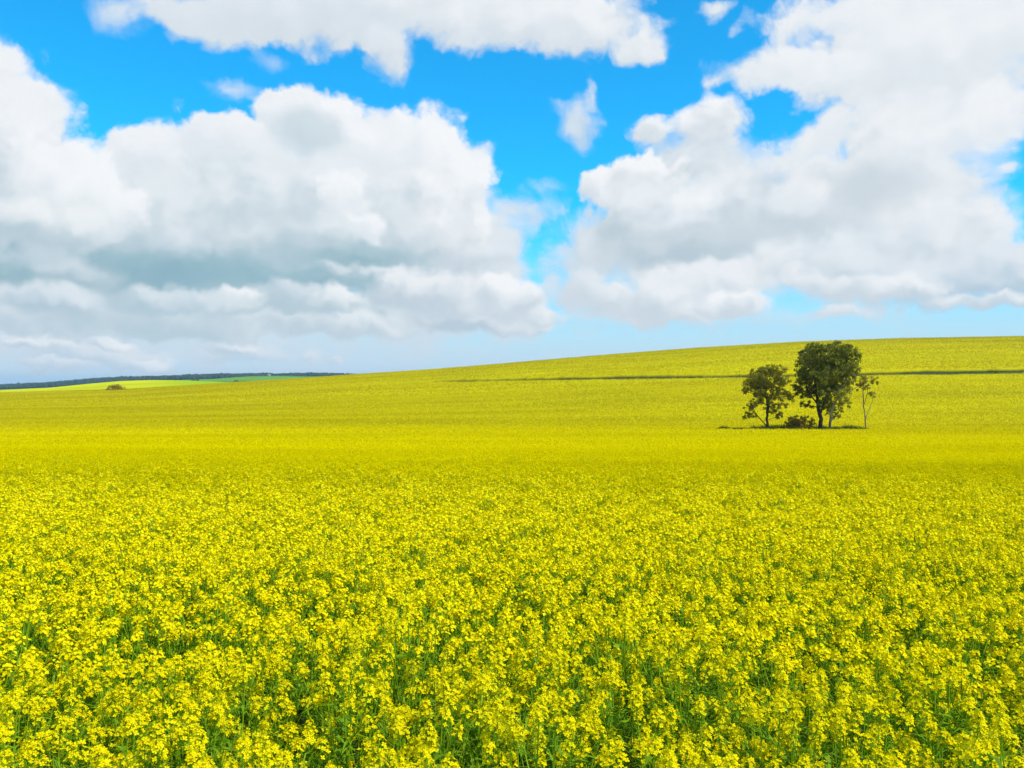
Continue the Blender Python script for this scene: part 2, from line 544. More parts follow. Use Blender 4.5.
# ------------------------------------------------------------------ ground: one polar sheet out to the horizon
front = np.linspace(-R(52), R(52), 260)
back = np.linspace(R(52), 2 * math.pi - R(52), 60)[1:-1]
angs = np.concatenate([front, back])
rad = np.concatenate([np.geomspace(0.4, 400, 90), np.linspace(410, 1000, 40), np.geomspace(1040, 5200, 60)])
A_, R_ = np.meshgrid(angs, rad)
Ycol = np.cos(np.clip(np.where(A_ > math.pi, A_ - 2 * math.pi, A_), -R(48), R(48)))
RR = R_ / Ycol                    # rows follow the distance along the view, so the far fields' edges stay clean
X_, Y_ = RR * np.sin(A_), RR * np.cos(A_)
Zg = crop_top(X_, Y_)
drop = np.where(R_ < 700, CROP, np.clip(CROP * (1 - (R_ - 700) / 200), 0, CROP))
Zg = Zg - drop
na, nr = len(angs), len(rad)
vg = np.stack([X_, Y_, Zg], -1).reshape(-1, 3)
i, j = np.meshgrid(np.arange(nr - 1), np.arange(na), indexing='ij')
j2 = (j + 1) % na
fg = np.stack([i * na + j, i * na + j2, (i + 1) * na + j2, (i + 1) * na + j], -1).reshape(-1, 4)
fR = R_[:-1, :].reshape(-1)
pxf = (512 + F_PX * np.tan(np.clip(np.where(A_ > math.pi, A_ - 2 * math.pi, A_), -1.2, 1.2)))[:-1, :].reshape(-1)
mi = np.zeros(len(fg), int)
mi[fR > 640] = 1
mi[fR > 1000] = 3
mi[fR > 1900] = 4
mi[fR > 5100] = 3
# centre cap
vg = np.vstack([vg, [[0, 0, float(crop_top(0.0, 0.001)) - CROP]]])
cap = np.array([[len(vg) - 1, (k + 1) % na, k, k] for k in range(na)])
ground = mesh_obj('ground', vg, np.vstack([fg]), [M_soil, M_brightfield, M_brightfield, M_green, M_wood], mat_idx=mi, smooth=True)
tag(ground, kind='structure')


# ------------------------------------------------------------------ the crop
HALF = R(33.5)                    # the field is planted a little wider than the frame

# the hollow with trees, the contour drain and the wheel track: places where the crop is missing or thin
TREE_Y = 106.0


def drain_y(px):
    """distance of the drain in the hillside for a column of the picture"""
    want = np.interp(px, [440, 600, 740, 900, 1024, 1300], [381.2, 378.5, 377.2, 374.3, 372.6, 371])
    lo, hi = np.full(np.shape(px), 140.0), np.full(np.shape(px), 400.0)
    for _ in range(30):
        mid = (lo + hi) / 2
        yp = 384 - crop_top(at_px(px, mid), mid) / mid * F_PX
        lo, hi = np.where(yp > want, mid, lo), np.where(yp > want, hi, mid)
    return (lo + hi) / 2


_dx = np.linspace(380, 1320, 95)
_dy = drain_y(_dx)


def drain_mask(x, y, half=5.9):
    px = 512 + F_PX * x / np.maximum(y, 1)
    d = np.abs(y - np.interp(px, _dx, _dy) - half)
    wdt = half * np.clip((px - 425) / 45, 0, 1)
    wdt = wdt * (0.65 + 0.6 * vnoise(x, y * 0.3, 9, 51)) - 0.5 * vnoise(x, y, 2.0, 52)
    return (d < wdt)


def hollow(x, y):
    return ((x - at_px(797, TREE_Y)) / 9.0) ** 2 + ((y - TREE_Y - 1.5) / 4.4) ** 2 + 0.55 * (vnoise(x, y, 1.6, 53) - 0.5)  # reaches left past the trees so dark grass replaces their shadow


def track_dist(x, y):
    t1 = np.interp(x, [-30, -15.6, -5.7, 8.6, 30], [20, 27, 44, 47, 46])
    return np.abs(y - t1)


def vnoise(x, y, scale, seed):
    """smooth value noise"""
    g = np.random.default_rng(seed).random((256, 256))
    u, v = np.asarray(x) / scale + 1000, np.asarray(y) / scale + 1000
    iu, iv = np.floor(u).astype(int), np.floor(v).astype(int)
    fu, fv = sstep(u - iu), sstep(v - iv)
    a, b = g[iu % 256, iv % 256], g[(iu + 1) % 256, iv % 256]
    c, d = g[iu % 256, (iv + 1) % 256], g[(iu + 1) % 256, (iv + 1) % 256]
    return (a * (1 - fu) + b * fu) * (1 - fv) + (c * (1 - fu) + d * fu) * fv


def unit(v):
    return v / np.maximum(np.linalg.norm(v, axis=-1, keepdims=True), 1e-9)


class Tris:
    """collects triangles with a material number"""
    def __init__(self):
        self.v, self.m = [], []

    def add(self, tris, m):
        tris = np.asarray(tris, np.float32).reshape(-1, 3, 3)
        self.v.append(tris)
        self.m.append(np.full(len(tris), m))

    def quads(self, q, m):
        q = np.asarray(q, np.float32).reshape(-1, 4, 3)
        self.add(np.concatenate([q[:, [0, 1, 2]], q[:, [0, 2, 3]]]), m)

    def arrays(self):
        return np.concatenate(self.v), np.concatenate(self.m)


def tube(T, pts, r0, r1, m, n=4):
    pts = np.asarray(pts, float)
    k = len(pts)
    d = unit(np.gradient(pts, axis=0))
    s = unit(np.cross(d, np.array([0.31, 0.95, 0.05])))
    u = np.cross(s, d)
    rr = np.linspace(r0, r1, k)[:, None]
    rings = [pts + rr * (s * math.cos(2 * math.pi * a / n) + u * math.sin(2 * math.pi * a / n)) for a in range(n)]
    q = []
    for a in range(n):
        A, B = rings[a], rings[(a + 1) % n]
        for i in range(k - 1):
            q.append([A[i], B[i], B[i + 1], A[i + 1]])
    T.quads(q, m)


def petals(T, c, nrm, size, rg, m, full=True):
    """four-petalled flowers: centres c (n,3), facing nrm (n,3)"""
    n = len(c)
    ref = unit(rg.normal(size=(n, 3)))
    s = unit(np.cross(nrm, ref))
    u = np.cross(nrm, s)
    if full:
        for k in range(4):
            a = k * math.pi / 2
            d = s * math.cos(a) + u * math.sin(a)
            w = np.cross(nrm, d)
            sz = (size * rg.uniform(0.85, 1.15, n))[:, None]
            tip = c + d * sz + nrm * sz * 0.25
            T.quads(np.stack([c, c + d * sz * 0.62 + w * sz * 0.42 + nrm * sz * 0.22, tip, c + d * sz * 0.62 - w * sz * 0.42 + nrm * sz * 0.22], 1), m)
    else:
        sz = (size * rg.uniform(0.8, 1.15, n))[:, None]
        T.quads(np.stack([c - s * sz, c - u * sz + nrm * sz * 0.3, c + s * sz, c + u * sz + nrm * sz * 0.3], 1), m)


def raceme(base, axis, rg, nf, size, full=True, L=0.075, rad=0.028):
    """one head of flowers around the end of a shoot; material 0 petals, 1 buds, 2 stalks"""
    T = Tris()
    axis = unit(np.asarray(axis, float))
    ref = unit(np.cross(axis, [0.2, 0.9, 0.1]))
    oth = np.cross(axis, ref)
    t = np.sort(rg.random(nf) ** 0.8)
    ang = np.arange(nf) * 2.4 + rg.uniform(0, 6.28) + rg.normal(0, 0.25, nf)
    out = ref * np.cos(ang)[:, None] + oth * np.sin(ang)[:, None]
    rr = rad * (1.05 - 0.65 * t ** 1.5) * rg.uniform(0.75, 1.25, nf)
    start = base + axis * (t * L)[:, None]
    c = start + out * rr[:, None] + axis * (rr * 0.55)[:, None]
    nrm = unit(out * 0.8 + axis * 0.8 + rg.normal(0, 0.35, (nf, 3)) + np.array([0, 0, 0.25]))
    petals(T, c, nrm, size, rg, 0, full)
    tip = base + axis * (L + 0.01)
    nb = 7 if full else 2
    bd = unit(rg.normal(size=(nb, 3)) + axis * 1.2)
    bc = tip + bd * 0.008
    e1 = unit(np.cross(bd, [0.3, 0.2, 0.9]))
    e2 = np.cross(bd, e1)
    bs = 0.0035 if full else 0.006
    T.quads(np.stack([bc - e1 * bs, bc + e2 * bs, bc + e1 * bs + bd * bs * 2, bc - e2 * bs + bd * bs], 1), 1)
    if full:
        for k in range(nf):
            tube(T, [start[k], c[k]], 0.0009, 0.0007, 2, 3)
    tube(T, [base - axis * 0.05, tip], 0.002, 0.0012, 2, 3)
    # green pods and spent stalks below the flowers
    npod = 5 if full else 2
    for k in range(npod):
        a = rg.uniform(0, 6.28)
        o = ref * math.cos(a) + oth * math.sin(a)
        b = base - axis * rg.uniform(0.0, 0.05)
        tube(T, [b, b + o * 0.02 + axis * 0.012, b + o * 0.032 + axis * 0.04], 0.0012, 0.0008, 2, 3)
    return T


def leaf(T, base, d, L, w, rg, m):
    """a lance-shaped leaf that droops"""
    d = unit(np.asarray(d, float))
    s = unit(np.cross(d, [0, 0, 1.0]))
    p1 = base + d * L * 0.45 + np.array([0, 0, 0.06 * L])
    p2 = base + d * L + np.array([0, 0, -0.25 * L])
    T.quads([[base - s * w * .15, base + s * w * .15, p1 + s * w * .5, p1 - s * w * .5], [p1 - s * w * .5, p1 + s * w * .5, p2 + s * w * .06, p2 - s * w * .06]], m)


def make_plant(seed, lod):
    """returns stem, foliage, list of flower heads (each a Tris) for one plant whose tops reach about CROP"""
    rg = np.random.default_rng(seed)
    H = CROP + rg.normal(-0.02, 0.065)
    stem, fol, heads = Tris(), Tris(), []
    lean = rg.normal(0, 0.035, 2)
    top = np.array([lean[0], lean[1], H - 0.09])
    mid = np.array([lean[0] * 0.4 + rg.normal(0, 0.01), lean[1] * 0.4, H * 0.55])
    tube(stem, [[0, 0, 0], mid, top], 0.006, 0.0025, 0, 5 if lod == 0 else 3)
    nf, size, full = ((28, 0.0112, True), (19, 0.0128, False), (8, 0.0195, False))[lod]
    heads.append(raceme(top, [lean[0], lean[1], 1.0], rg, nf, size, full))
    nbr = rg.integers(4, 7)
    a0 = rg.uniform(0, 6.28)
    for k in range(nbr):
        a = a0 + k * 2.2 + rg.normal(0, 0.3)
        o = np.array([math.cos(a), math.sin(a), 0])
        f = rg.uniform(0.45, 0.75)
        b = np.array([lean[0] * f, lean[1] * f, H * f])
        h = H - 0.08 - abs(rg.normal(0, 0.11))
        sp = rg.uniform(0.06, 0.20)
        e = np.array([b[0], b[1], 0]) + o * sp + np.array([0, 0, h])
        m_ = (b + e) / 2 + o * 0.03
        tube(stem, [b, m_, e], 0.0035, 0.002, 0, 4 if lod == 0 else 3)
        heads.append(raceme(e, o * 0.25 + np.array([0, 0, 1.0]), rg, max(4, int(nf * rg.uniform(0.6, 1.0))), size, full, L=rg.uniform(0.05, 0.08)))
        leaf(fol, b, o + np.array([0, 0, 0.5]), rg.uniform(0.07, 0.12), rg.uniform(0.012, 0.022), rg, 0)
        leaf(fol, m_, o * 0.8 + np.array([0, 0, 0.9]) + rg.normal(0, .3, 3), rg.uniform(0.05, 0.09), 0.014, rg, 0)
    for k in range((5, 4, 0)[lod]):
        a = rg.uniform(0, 6.28)
        o = np.array([math.cos(a), math.sin(a), 0])
        z = rg.uniform(0.35, 0.6) * H
        e = np.array([0, 0, rg.uniform(0.72, 0.96) * H]) + o * rg.uniform(0.05, 0.2)
        b = np.array([0, 0, z])
        m_ = (b + e) / 2 + o * 0.03
        tube(stem, [b, m_, e], 0.0026, 0.0014, 0, 3)
        for q in range(5):
            a2 = rg.uniform(0, 6.28)
            f = rg.uniform(0.3, 1.0)
            leaf(fol, m_ + (e - m_) * f, [math.cos(a2), math.sin(a2), rg.uniform(0.0, 1.2)], rg.uniform(0.04, 0.10), rg.uniform(0.007, 0.014), rg, 0)
    for k in range((20, 13, 4)[lod]):
        a = rg.uniform(0, 6.28)
        z = rg.uniform(0.15, 0.85) * H
        leaf(fol, np.array([lean[0], lean[1], 0]) * z / H + np.array([0, 0, z]), [math.cos(a), math.sin(a), rg.uniform(0.1, 0.9)], rg.uniform(0.10, 0.18) * (1.2 - z / H * 0.6), rg.uniform(0.012, 0.034) * (1 if lod < 2 else 1.6), rg, 0)
    return stem, fol, heads


def tri_obj(name, T, mats, parent=None):
    v, m = T.arrays()
    return mesh_obj(name, v.reshape(-1, 3), np.arange(len(v) * 3).reshape(-1, 3), mats, parent, m)


def sample_wedge(y0, y1, n, rg, half=HALF):
    y = np.sqrt(rg.uniform(y0 ** 2, y1 ** 2, n))
    x = np.tan(half) * y * rg.uniform(-1, 1, n)
    return x, y


def wedge_area(y0, y1):
    return math.tan(HALF) * (y1 ** 2 - y0 ** 2)


PLANTS_M2 = 28.0
Y_FIRST = 2.25
# positions of all plants near the camera, jittered from a grid so that none grow into each other
cell = 1 / math.sqrt(PLANTS_M2)
Y_NEAR = 32.0
gx, gy = np.meshgrid(np.arange(-Y_NEAR, Y_NEAR, cell), np.arange(Y_FIRST, Y_NEAR, cell))
gx, gy = gx.ravel() + rng.uniform(-.48, .48, gx.size) * cell, gy.ravel() + rng.uniform(-.48, .48, gy.size) * cell
keep = (np.abs(gx) < np.tan(HALF) * gy + 0.35)
thin = vnoise(gx, gy, 0.4, 5) * 0.65 + vnoise(gx, gy, 1.2, 6) * 0.35
keep &= rng.random(gx.size) < np.clip(1.25 - 1.05 * np.clip(thin - 0.35, 0, 1), 0.4, 1)
keep &= rng.random(gx.size) < 1 - sstep((gy - 23) / 9)      # single plants give way to flower heads with the distance
gx, gy = gx[keep], gy[keep]
# the 300 plants that show largest: the nearest ones that stand inside the frame
inside = (gy > 2.2) & (np.abs(gx) < gy * 0.61 + 0.05)
order = np.argsort(np.where(inside, np.hypot(gx, gy), 1e9))
first = order[:300]
rest = np.ones(len(gx), bool)
rest[first] = False

protos = []
for k in range(14):
    st, fo, hd = make_plant(100 + k, 0)
    r_ = root('canola_plant', (0, 0, 0), 'yellow flowering canola plant in the nearest rows along the bottom of the field', 'canola plant', 'nearest canola plants')
    tri_obj('stem', st, [M_stem], r_)
    tri_obj('foliage', fo, [M_leaf], r_)
    for h in hd:
        tri_obj('flower_head', h, [M_petal, M_bud, M_stem], r_)
    protos.append((r_, list(r_.children)))
zf = crop_top(gx, gy) - CROP
for c, idx in enumerate(first):
    src, kids = protos[c % len(protos)]
    if c < len(protos):
        o = src
    else:
        o = src.copy()
        COL.objects.link(o)
        for ch in kids:
            d = ch.copy()
            d.parent = o
            COL.objects.link(d)
    o.location = (gx[idx], gy[idx], zf[idx] - 0.01)
    o.rotation_euler = (0, 0, rng.uniform(0, 6.28))
    s_ = rng.uniform(0.93, 1.06)
    o.scale = (s_, s_, s_)

# the rest of the field: one mass
big_v, big_m = [], []


def plant_mass(lod, sel, nvar):
    var = []
    for k in range(nvar):
        st, fo, hd = make_plant(300 + 50 * lod + k, lod)
        T = Tris()
        v, m = st.arrays(); T.add(v, 2)
        v, m = fo.arrays(); T.add(v, 3)
        for h in hd:
            v, m = h.arrays()
            for q in range(3):
                if (m == q).any():
                    T.add(v[m == q], q)
        var.append(T.arrays())
    ids = np.flatnonzero(sel)
    pick = rng.integers(0, nvar, len(ids))
    for k in range(nvar):
        a = ids[pick == k]
        if not len(a):
            continue
        v, m = var[k]
        th = rng.uniform(0, 6.28, len(a)); s_ = rng.uniform(0.92, 1.07, len(a))
        c_, n_ = np.cos(th) * s_, np.sin(th) * s_
        out = np.empty((len(a), len(v), 3, 3), np.float32)
        vx, vy, vz = v[..., 0][None], v[..., 1][None], v[..., 2][None]
        out[..., 0] = vx * c_[:, None, None] - vy * n_[:, None, None] + gx[a][:, None, None]
        out[..., 1] = vx * n_[:, None, None] + vy * c_[:, None, None] + gy[a][:, None, None]
        out[..., 2] = vz * s_[:, None, None] + zf[a][:, None, None] - 0.01
        big_v.append(out.reshape(-1, 3, 3))
        far_ = np.repeat(rng.random(len(a)) < sstep((gy[a] - 9) / 16), len(m))
        mm = np.tile(m, len(a))
        big_m.append(np.where(far_ & (mm == 0), 4, mm))


plant_mass(1, rest & (gy < 9.0), 12)
plant_mass(2, rest & (gy >= 9.0), 14)


def far_heads(y0, y1, dens, size, per=3, hgt=0.12, seed=1):
    """flower heads of the more distant crop: small bunches of petals, fewer and larger with the distance"""
    rg = np.random.default_rng(seed)
    n = int(wedge_area(y0, y1) * dens)
    x, y = sample_wedge(y0, y1, n, rg)
    keep = ~drain_mask(x, y) & (hollow(x, y) > 1)
    td = track_dist(x, y)
    pr = np.where(td < 0.8, 0.22, 1.0)
    band = vnoise(x, y * 4.0, 60, 21) * 0.6 + vnoise(x, y * 3, 22, 22) * 0.4
    pr = pr * np.clip(0.55 + 0.9 * (band - 0.15), 0.4, 1)
    if y0 < 30:
        pr = pr * np.clip(0.15 + sstep((y - 19) / 7), 0, 1)
    keep &= rg.random(n) < pr
    x, y = x[keep], y[keep]
    n = len(x)
    z = crop_top(x, y) - np.abs(rg.normal(0, hgt, n)) - 0.02
    c = np.stack([x, y, z], -1)
    grn = rg.random(n) < sstep((y - 60) / 150)      # the crop further on takes the darker head colour
    for k in range(per):
        nr_ = unit(rg.normal(size=(n, 3)) + np.array([0, -0.25, 0.7]))
        s1 = unit(np.cross(nr_, unit(rg.normal(size=(n, 3)))))
        s2 = np.cross(nr_, s1)
        off = rg.normal(0, size * 0.45, (n, 3))
        sz = size * rg.uniform(0.5, 1.0, (n, 1))
        cc = c + off
        big_v.append(np.stack([cc - s1 * sz * 0.5, cc + s1 * sz * 0.5 - s2 * sz * .15, cc + s2 * sz * 0.62], 1).astype(np.float32))
        big_m.append(np.where(grn, 5, 4))


far_heads(20, 45, 130, 0.062, 4, 0.14, 1)
far_heads(45, 80, 62, 0.096, 3, 0.15, 2)
far_heads(80, 140, 24, 0.16, 3, 0.16, 3)
far_heads(140, 260, 12.0, 0.21, 3, 0.17, 4)
far_heads(260, 480, 5.0, 0.31, 3, 0.2, 5)
bv = np.concatenate(big_v)
bm_ = np.concatenate(big_m)
crop = mesh_obj('canola_crop', bv.reshape(-1, 3), np.arange(len(bv) * 3).reshape(-1, 3), [M_petal, M_bud, M_stem, M_leaf, M_head, M_head_hill], mat_idx=bm_)
tag(crop, 'mass of yellow flowering canola covering the slope behind the nearest plants', 'canola crop', kind='stuff')
print('crop triangles', len(bv))

# the closed canopy under the farther flower heads (the sheet dips into the drain and the hollow)
M_canopy, N = new_mat('canola_canopy')
g_ = N.n('ShaderNodeNewGeometry')
v_ = g_.outputs['Position']
n1 = N.noise(v_, 5.0, 4, 0.65, dim='3D')
n2 = N.noise(N.v('MULTIPLY', v_, (0.02, 0.09, 0.05)), 1.0, 4, 0.6, dim='3D')
at = N.n('ShaderNodeAttribute', attribute_name='bare')
yel = N.mix(N.ss(n1, 0.34, 0.58), (0.40, 0.345, 0.002), (0.64, 0.53, 0.0))
yel = N.mix(N.ss(n2, 0.35, 0.7, 0, 0.35), yel, (0.30, 0.33, 0.006))
col_ = N.mix(at.outputs['Fac'], yel, N.mix(n1, (0.010, 0.022, 0.003), (0.03, 0.045, 0.006)))  # drain and hollow: shade of the gap's wall put into the dark colour
b_ = N.n('ShaderNodeBsdfDiffuse')
N.put(b_.inputs['Color'], col_)
o_ = N.n('ShaderNodeOutputMaterial')
M_canopy.node_tree.links.new(b_.outputs[0], o_.inputs['Surface'])
px_ = np.linspace(-95, 1119, 420)
rows = np.concatenate([np.geomspace(9, 100, 120), np.arange(100.5, 300, 0.7), np.linspace(300, 560, 90)])
PX, RY = np.meshgrid(px_, rows)
CX = (PX - 512) / F_PX * RY
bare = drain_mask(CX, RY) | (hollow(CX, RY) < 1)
CZ = crop_top(CX, RY) - np.interp(RY, [9, 14, 30, 100, 300], [0.55, 0.42, 0.26, 0.2, 0.22]) + (vnoise(CX, RY, 0.9, 31) - 0.5) * 0.12
trk = (track_dist(CX, RY) < 0.8) & ~bare
CZ = np.where(trk, CZ - 0.25, CZ)
CZ = np.where(bare, CZ - 0.85, CZ)
nr2, nc2 = PX.shape
i, j = np.meshgrid(np.arange(nr2 - 1), np.arange(nc2 - 1), indexing='ij')
fc = np.stack([i * nc2 + j, i * nc2 + j + 1, (i + 1) * nc2 + j + 1, (i + 1) * nc2 + j], -1).reshape(-1, 4)
canopy = mesh_obj('canola_canopy', np.stack([CX, RY, CZ], -1).reshape(-1, 3), fc, [M_canopy], smooth=True)
att = canopy.data.attributes.new('bare', 'FLOAT', 'POINT')
att.data.foreach_set('value', np.maximum((bare | np.roll(bare, -1, 0)).astype(np.float32), trk * 0.55).astype(np.float32).ravel())
tag(canopy, 'closed green and yellow canopy of the canola field under its flowers', 'canola canopy', kind='stuff')


# ------------------------------------------------------------------ trees
M_gum = leafy('gum_leaves', (0.085, 0.10, 0.008), (0.34, 0.33, 0.024), 0.42, spec=0.05, rough=0.5, clump=0.65, clump_scale=0.7)
M_gum_warm = leafy('gum_leaves_olive', (0.105, 0.105, 0.006), (0.42, 0.36, 0.022), 0.42, spec=0.05, rough=0.5, clump=0.65, clump_scale=0.9)
M_gum_light = leafy('gum_leaves_light', (0.13, 0.14, 0.010), (0.44, 0.41, 0.03), 0.42, spec=0.05, rough=0.5, clump=0.5, clump_scale=0.9)
M_dry = leafy('dry_scrub', (0.23, 0.14, 0.012), (0.46, 0.29, 0.035), 0.35, spec=0.03, clump=0.5, clump_scale=1.2)
M_bark_dark = solid('bark_dark', (0.035, 0.024, 0.014), (0.09, 0.065, 0.04), 3.0, stretch=(1, 1, 0.25), bump=0.4)
M_bark_pale = solid('bark_pale', (0.12, 0.085, 0.05), (0.30, 0.235, 0.15), 2.0, stretch=(1, 1, 0.25), bump=0.3)
M_grass = leafy('rank_grass', (0.035, 0.06, 0.003), (0.11, 0.14, 0.008), 0.3, spec=0.1, clump=0.4, clump_scale=0.8)  # grass colour darkened to carry the shade under the trees


def zoomed(pts):
    """pixel measures taken from the enlarged detail of the trees"""
    return [(720 + q[0] / 5.69, 320 + q[1] / 5.69) + tuple(k / 5.69 for k in q[2:]) for q in pts]


def to_world(px, py, Y):
    return np.array([(px - 512) / F_PX * Y, Y, (384 - py) / F_PX * Y])


def crown_mesh(name, clumps, mat, parent, rg, leaf_len=0.26, leaf_w=0.11, dens=1.0, sub=0.30):
    """clumps: centre (3) and radii (3); leaves gather in small bunches near each clump's outside"""
    L = []
    for c, r in clumps:
        vol = (r[0] * r[1] * r[2]) ** (2 / 3)
        r = np.maximum(r * 1.12, 0.55 * r + 0.38)
        nb = max(8, int(30 * dens * vol))
        d = unit(rg.normal(size=(nb, 3)))
        rad_ = rg.random((nb, 1)) ** 0.42
        b = c + d * r * rad_
        br = sub * (r.min() ** 0.5) * rg.uniform(0.5, 1.15, nb)
        for q in range(nb):
            n = int(rg.integers(14, 38))
            dd = unit(rg.normal(size=(n, 3)) * [1, 1, 0.75])
            pos = b[q] + dd * br[q] * (rg.random((n, 1)) ** 0.5)
            ax = unit(dd * 0.7 + rg.normal(0, 0.5, (n, 3)) + [0, 0, -0.45])
            sd_ = unit(np.cross(ax, rg.normal(size=(n, 3))))
            ll = leaf_len * rg.uniform(0.6, 1.3, (n, 1))
            ww = leaf_w * rg.uniform(0.6, 1.2, (n, 1))
            L.append(np.stack([pos - ax * ll * .5, pos + sd_ * ww * .5, pos + ax * ll * .5, pos - sd_ * ww * .5], 1))
    L = np.concatenate(L)
    return mesh_obj(name, L.reshape(-1, 3), np.arange(len(L) * 4).reshape(-1, 4), [mat], parent)


def limb(T, a, b, r0, r1, rg, bend=0.12, n=7, seg=5):
    a, b = np.asarray(a, float), np.asarray(b, float)
    t = np.linspace(0, 1, seg)[:, None]
    ln = np.linalg.norm(b - a)
    off = rg.normal(0, bend * ln * 0.5, 3)
    pts = a + (b - a) * t + off * np.sin(t * math.pi) + np.array([0, 0, -0.0]) * t
    tube(T, pts, r0, r1, 0, n)
    return pts


def gum_tree(name, label, cat, Y, base_px, trunks, clumps, leafmat, bark, seed, group=None, leaf_len=0.26, dens=1.0, depth=0.8, r_trunk=0.2, ground_z=None, twigs=1.0):
    """trunks: polylines in pixels (px, py) from the base up; clumps: (px, py, rx, ry) in pixels; all at distance Y"""
    rg = np.random.default_rng(seed)
    k = Y / F_PX
    bx = at_px(base_px, Y)
    gz = float(crop_top(bx, Y)) - CROP if ground_z is None else ground_z
    base = np.array([bx, Y, gz])
    o = root(name, base, label, cat, group)
    cl, ctr = [], np.mean([c[0] for c in clumps])
    half = (max(c[0] + c[2] for c in clumps) - min(c[0] - c[2] for c in clumps)) / 2 * k
    for (px, py, rx, ry) in clumps:
        e = 1 - min(1, abs(px - ctr) * k / half)
        for rep in range(2 if rx * k > 1.0 else 1):
            dy = (rg.uniform(-1, 1) if rep == 0 else -np.sign(dy_) * rg.uniform(0.3, 1)) * half * depth * (0.25 + 0.75 * e)
            dy_ = dy
            w = to_world(px, py, Y)
            w[1] += dy
            cl.append((w - base, np.array([rx * k, (rx + ry) / 2 * k, ry * k]) * (0.95 if rep == 0 else 0.85)))
    T = Tris()
    ends = []
    for ti, (line, r0) in enumerate(trunks):
        pts = [to_world(px, py, Y) - base for px, py in line]
        if ti == 0 or r0 < 0:
            pts[0] = np.array([pts[0][0], 0, 0.0])
        r0 = abs(r0)
        n = len(pts)
        pts = np.array(pts)
        pts[1:, 1] += rg.normal(0, 0.12, n - 1)
        # smooth the polyline
        tt = np.linspace(0, n - 1, (n - 1) * 5 + 1)
        sm = np.stack([np.interp(tt, np.arange(n), pts[:, c]) for c in range(3)], -1)
        sm[1:-1] = 0.25 * sm[:-2] + 0.5 * sm[1:-1] + 0.25 * sm[2:]
        sm[1:-1, :2] += rg.normal(0, r0 * 0.2, (len(sm) - 2, 2))
        tube(T, sm, r0, r0 * 0.45, 0, 8)
        # flared foot
        if ti == 0:
            tube(T, np.array([sm[0] - [0, 0, .05], sm[0] + [0, 0, .35]]), r0 * 1.5, r0 * 0.95, 0, 8)
        ends.append((sm, r0))
    for c, r in cl:
        # the nearest trunk point that lies lower than the clump carries it
        best = None
        for sm, r0 in ends:
            ok = sm[len(sm) // 3:]
            d = np.linalg.norm(ok - c, axis=1) + np.maximum(0, ok[:, 2] - c[2] + 0.3) * 2
            q = int(np.argmin(d))
            if best is None or d[q] < best[0]:
                best = (d[q], ok[q], r0)
        pts = limb(T, best[1], c, best[2] * 0.38, 0.02, rg, 0.16, 6)
        for _ in range(int(4 * twigs)):
            e = c + unit(rg.normal(size=3)) * r * 0.85
            limb(T, pts[rg.integers(2, 5)], e, 0.028, 0.008, rg, 0.15, 4, 4)
    v, m = T.arrays()
    mesh_obj('trunk', v.reshape(-1, 3), np.arange(len(v) * 3).reshape(-1, 3), [bark], o)
    crown_mesh('crown', cl, leafmat, o, rg, leaf_len, leaf_len * 0.42, dens)
    return o


Z = zoomed
gum_tree('gum_tree', 'rounded medium gum tree with a forked leaning trunk, left of the tallest tree', 'tree', TREE_Y, 720 + 266 / 5.69,
         [(Z([(266, 640), (268, 560), (270, 480), (262, 420), (250, 350)]), 0.17),
          (Z([(270, 480), (300, 420), (310, 340)]), 0.10),
          (Z([(262, 600), (225, 560), (185, 515)]), 0.07)],
         Z([(285, 290, 62, 36), (240, 310, 52, 42), (335, 335, 44, 46), (190, 345, 52, 42), (155, 372, 32, 28), (255, 372, 66, 44), (330, 395, 44, 34),
            (215, 412, 54, 36), (395, 436, 32, 26), (365, 415, 30, 22), (158, 408, 22, 14), (172, 497, 40, 26), (143, 543, 22, 10), (198, 530, 20, 14), (300, 515, 42, 26), (325, 475, 34, 24), (255, 465, 40, 26), (330, 535, 22, 12), (290, 440, 46, 34), (345, 350, 30, 34), (300, 495, 44, 30), (180, 480, 36, 24)]),
         M_gum_warm, M_bark_dark, 3, leaf_len=0.26, dens=1.3)
gum_tree('gum_tree', 'tallest gum tree of the group, broad dense dark green crown on a dark trunk', 'tree', TREE_Y + 1.0, 720 + 572 / 5.69,
         [(Z([(572, 630), (570, 560), (555, 480), (545, 400), (530, 300)]), 0.27),
          (Z([(566, 545), (590, 480), (620, 380), (640, 280)]), 0.17),
          (Z([(555, 480), (500, 400), (480, 330)]), 0.10)],
         Z([(530, 172, 56, 38), (585, 150, 40, 24), (645, 160, 64, 34), (725, 178, 50, 40), (768, 212, 28, 38), (495, 232, 52, 48), (575, 235, 80, 62), (665, 235, 76, 62), (735, 250, 46, 46),
            (470, 310, 46, 46), (540, 320, 70, 60), (630, 320, 76, 60), (700, 320, 44, 50), (462, 385, 36, 42), (500, 410, 44, 34), (570, 395, 66, 44), (650, 390, 60, 48), (520, 490, 44, 16), (590, 470, 44, 40)]),
         M_gum, M_bark_dark, 4, leaf_len=0.28, dens=1.7)
gum_tree('gum_tree', 'pale trunked gum tree pressed against the right side of the tallest tree', 'tree', TREE_Y - 1.4, 720 + 628 / 5.69,
         [(Z([(628, 634), (627, 575), (640, 500), (675, 420), (715, 340)]), 0.17),
          (Z([(630, 575), (660, 545), (685, 500)]), 0.08),
          (Z([(690, 420), (745, 405), (790, 372)]), 0.05)],
         Z([(640, 535, 44, 30), (685, 528, 26, 26), (650, 490, 46, 36), (700, 465, 38, 40), (680, 420, 44, 40), (715, 390, 28, 40), (730, 320, 40, 40), (765, 290, 34, 26), (745, 255, 36, 30), (760, 345, 24, 20)]),
         M_gum_light, M_bark_pale, 5, leaf_len=0.25, dens=1.2)
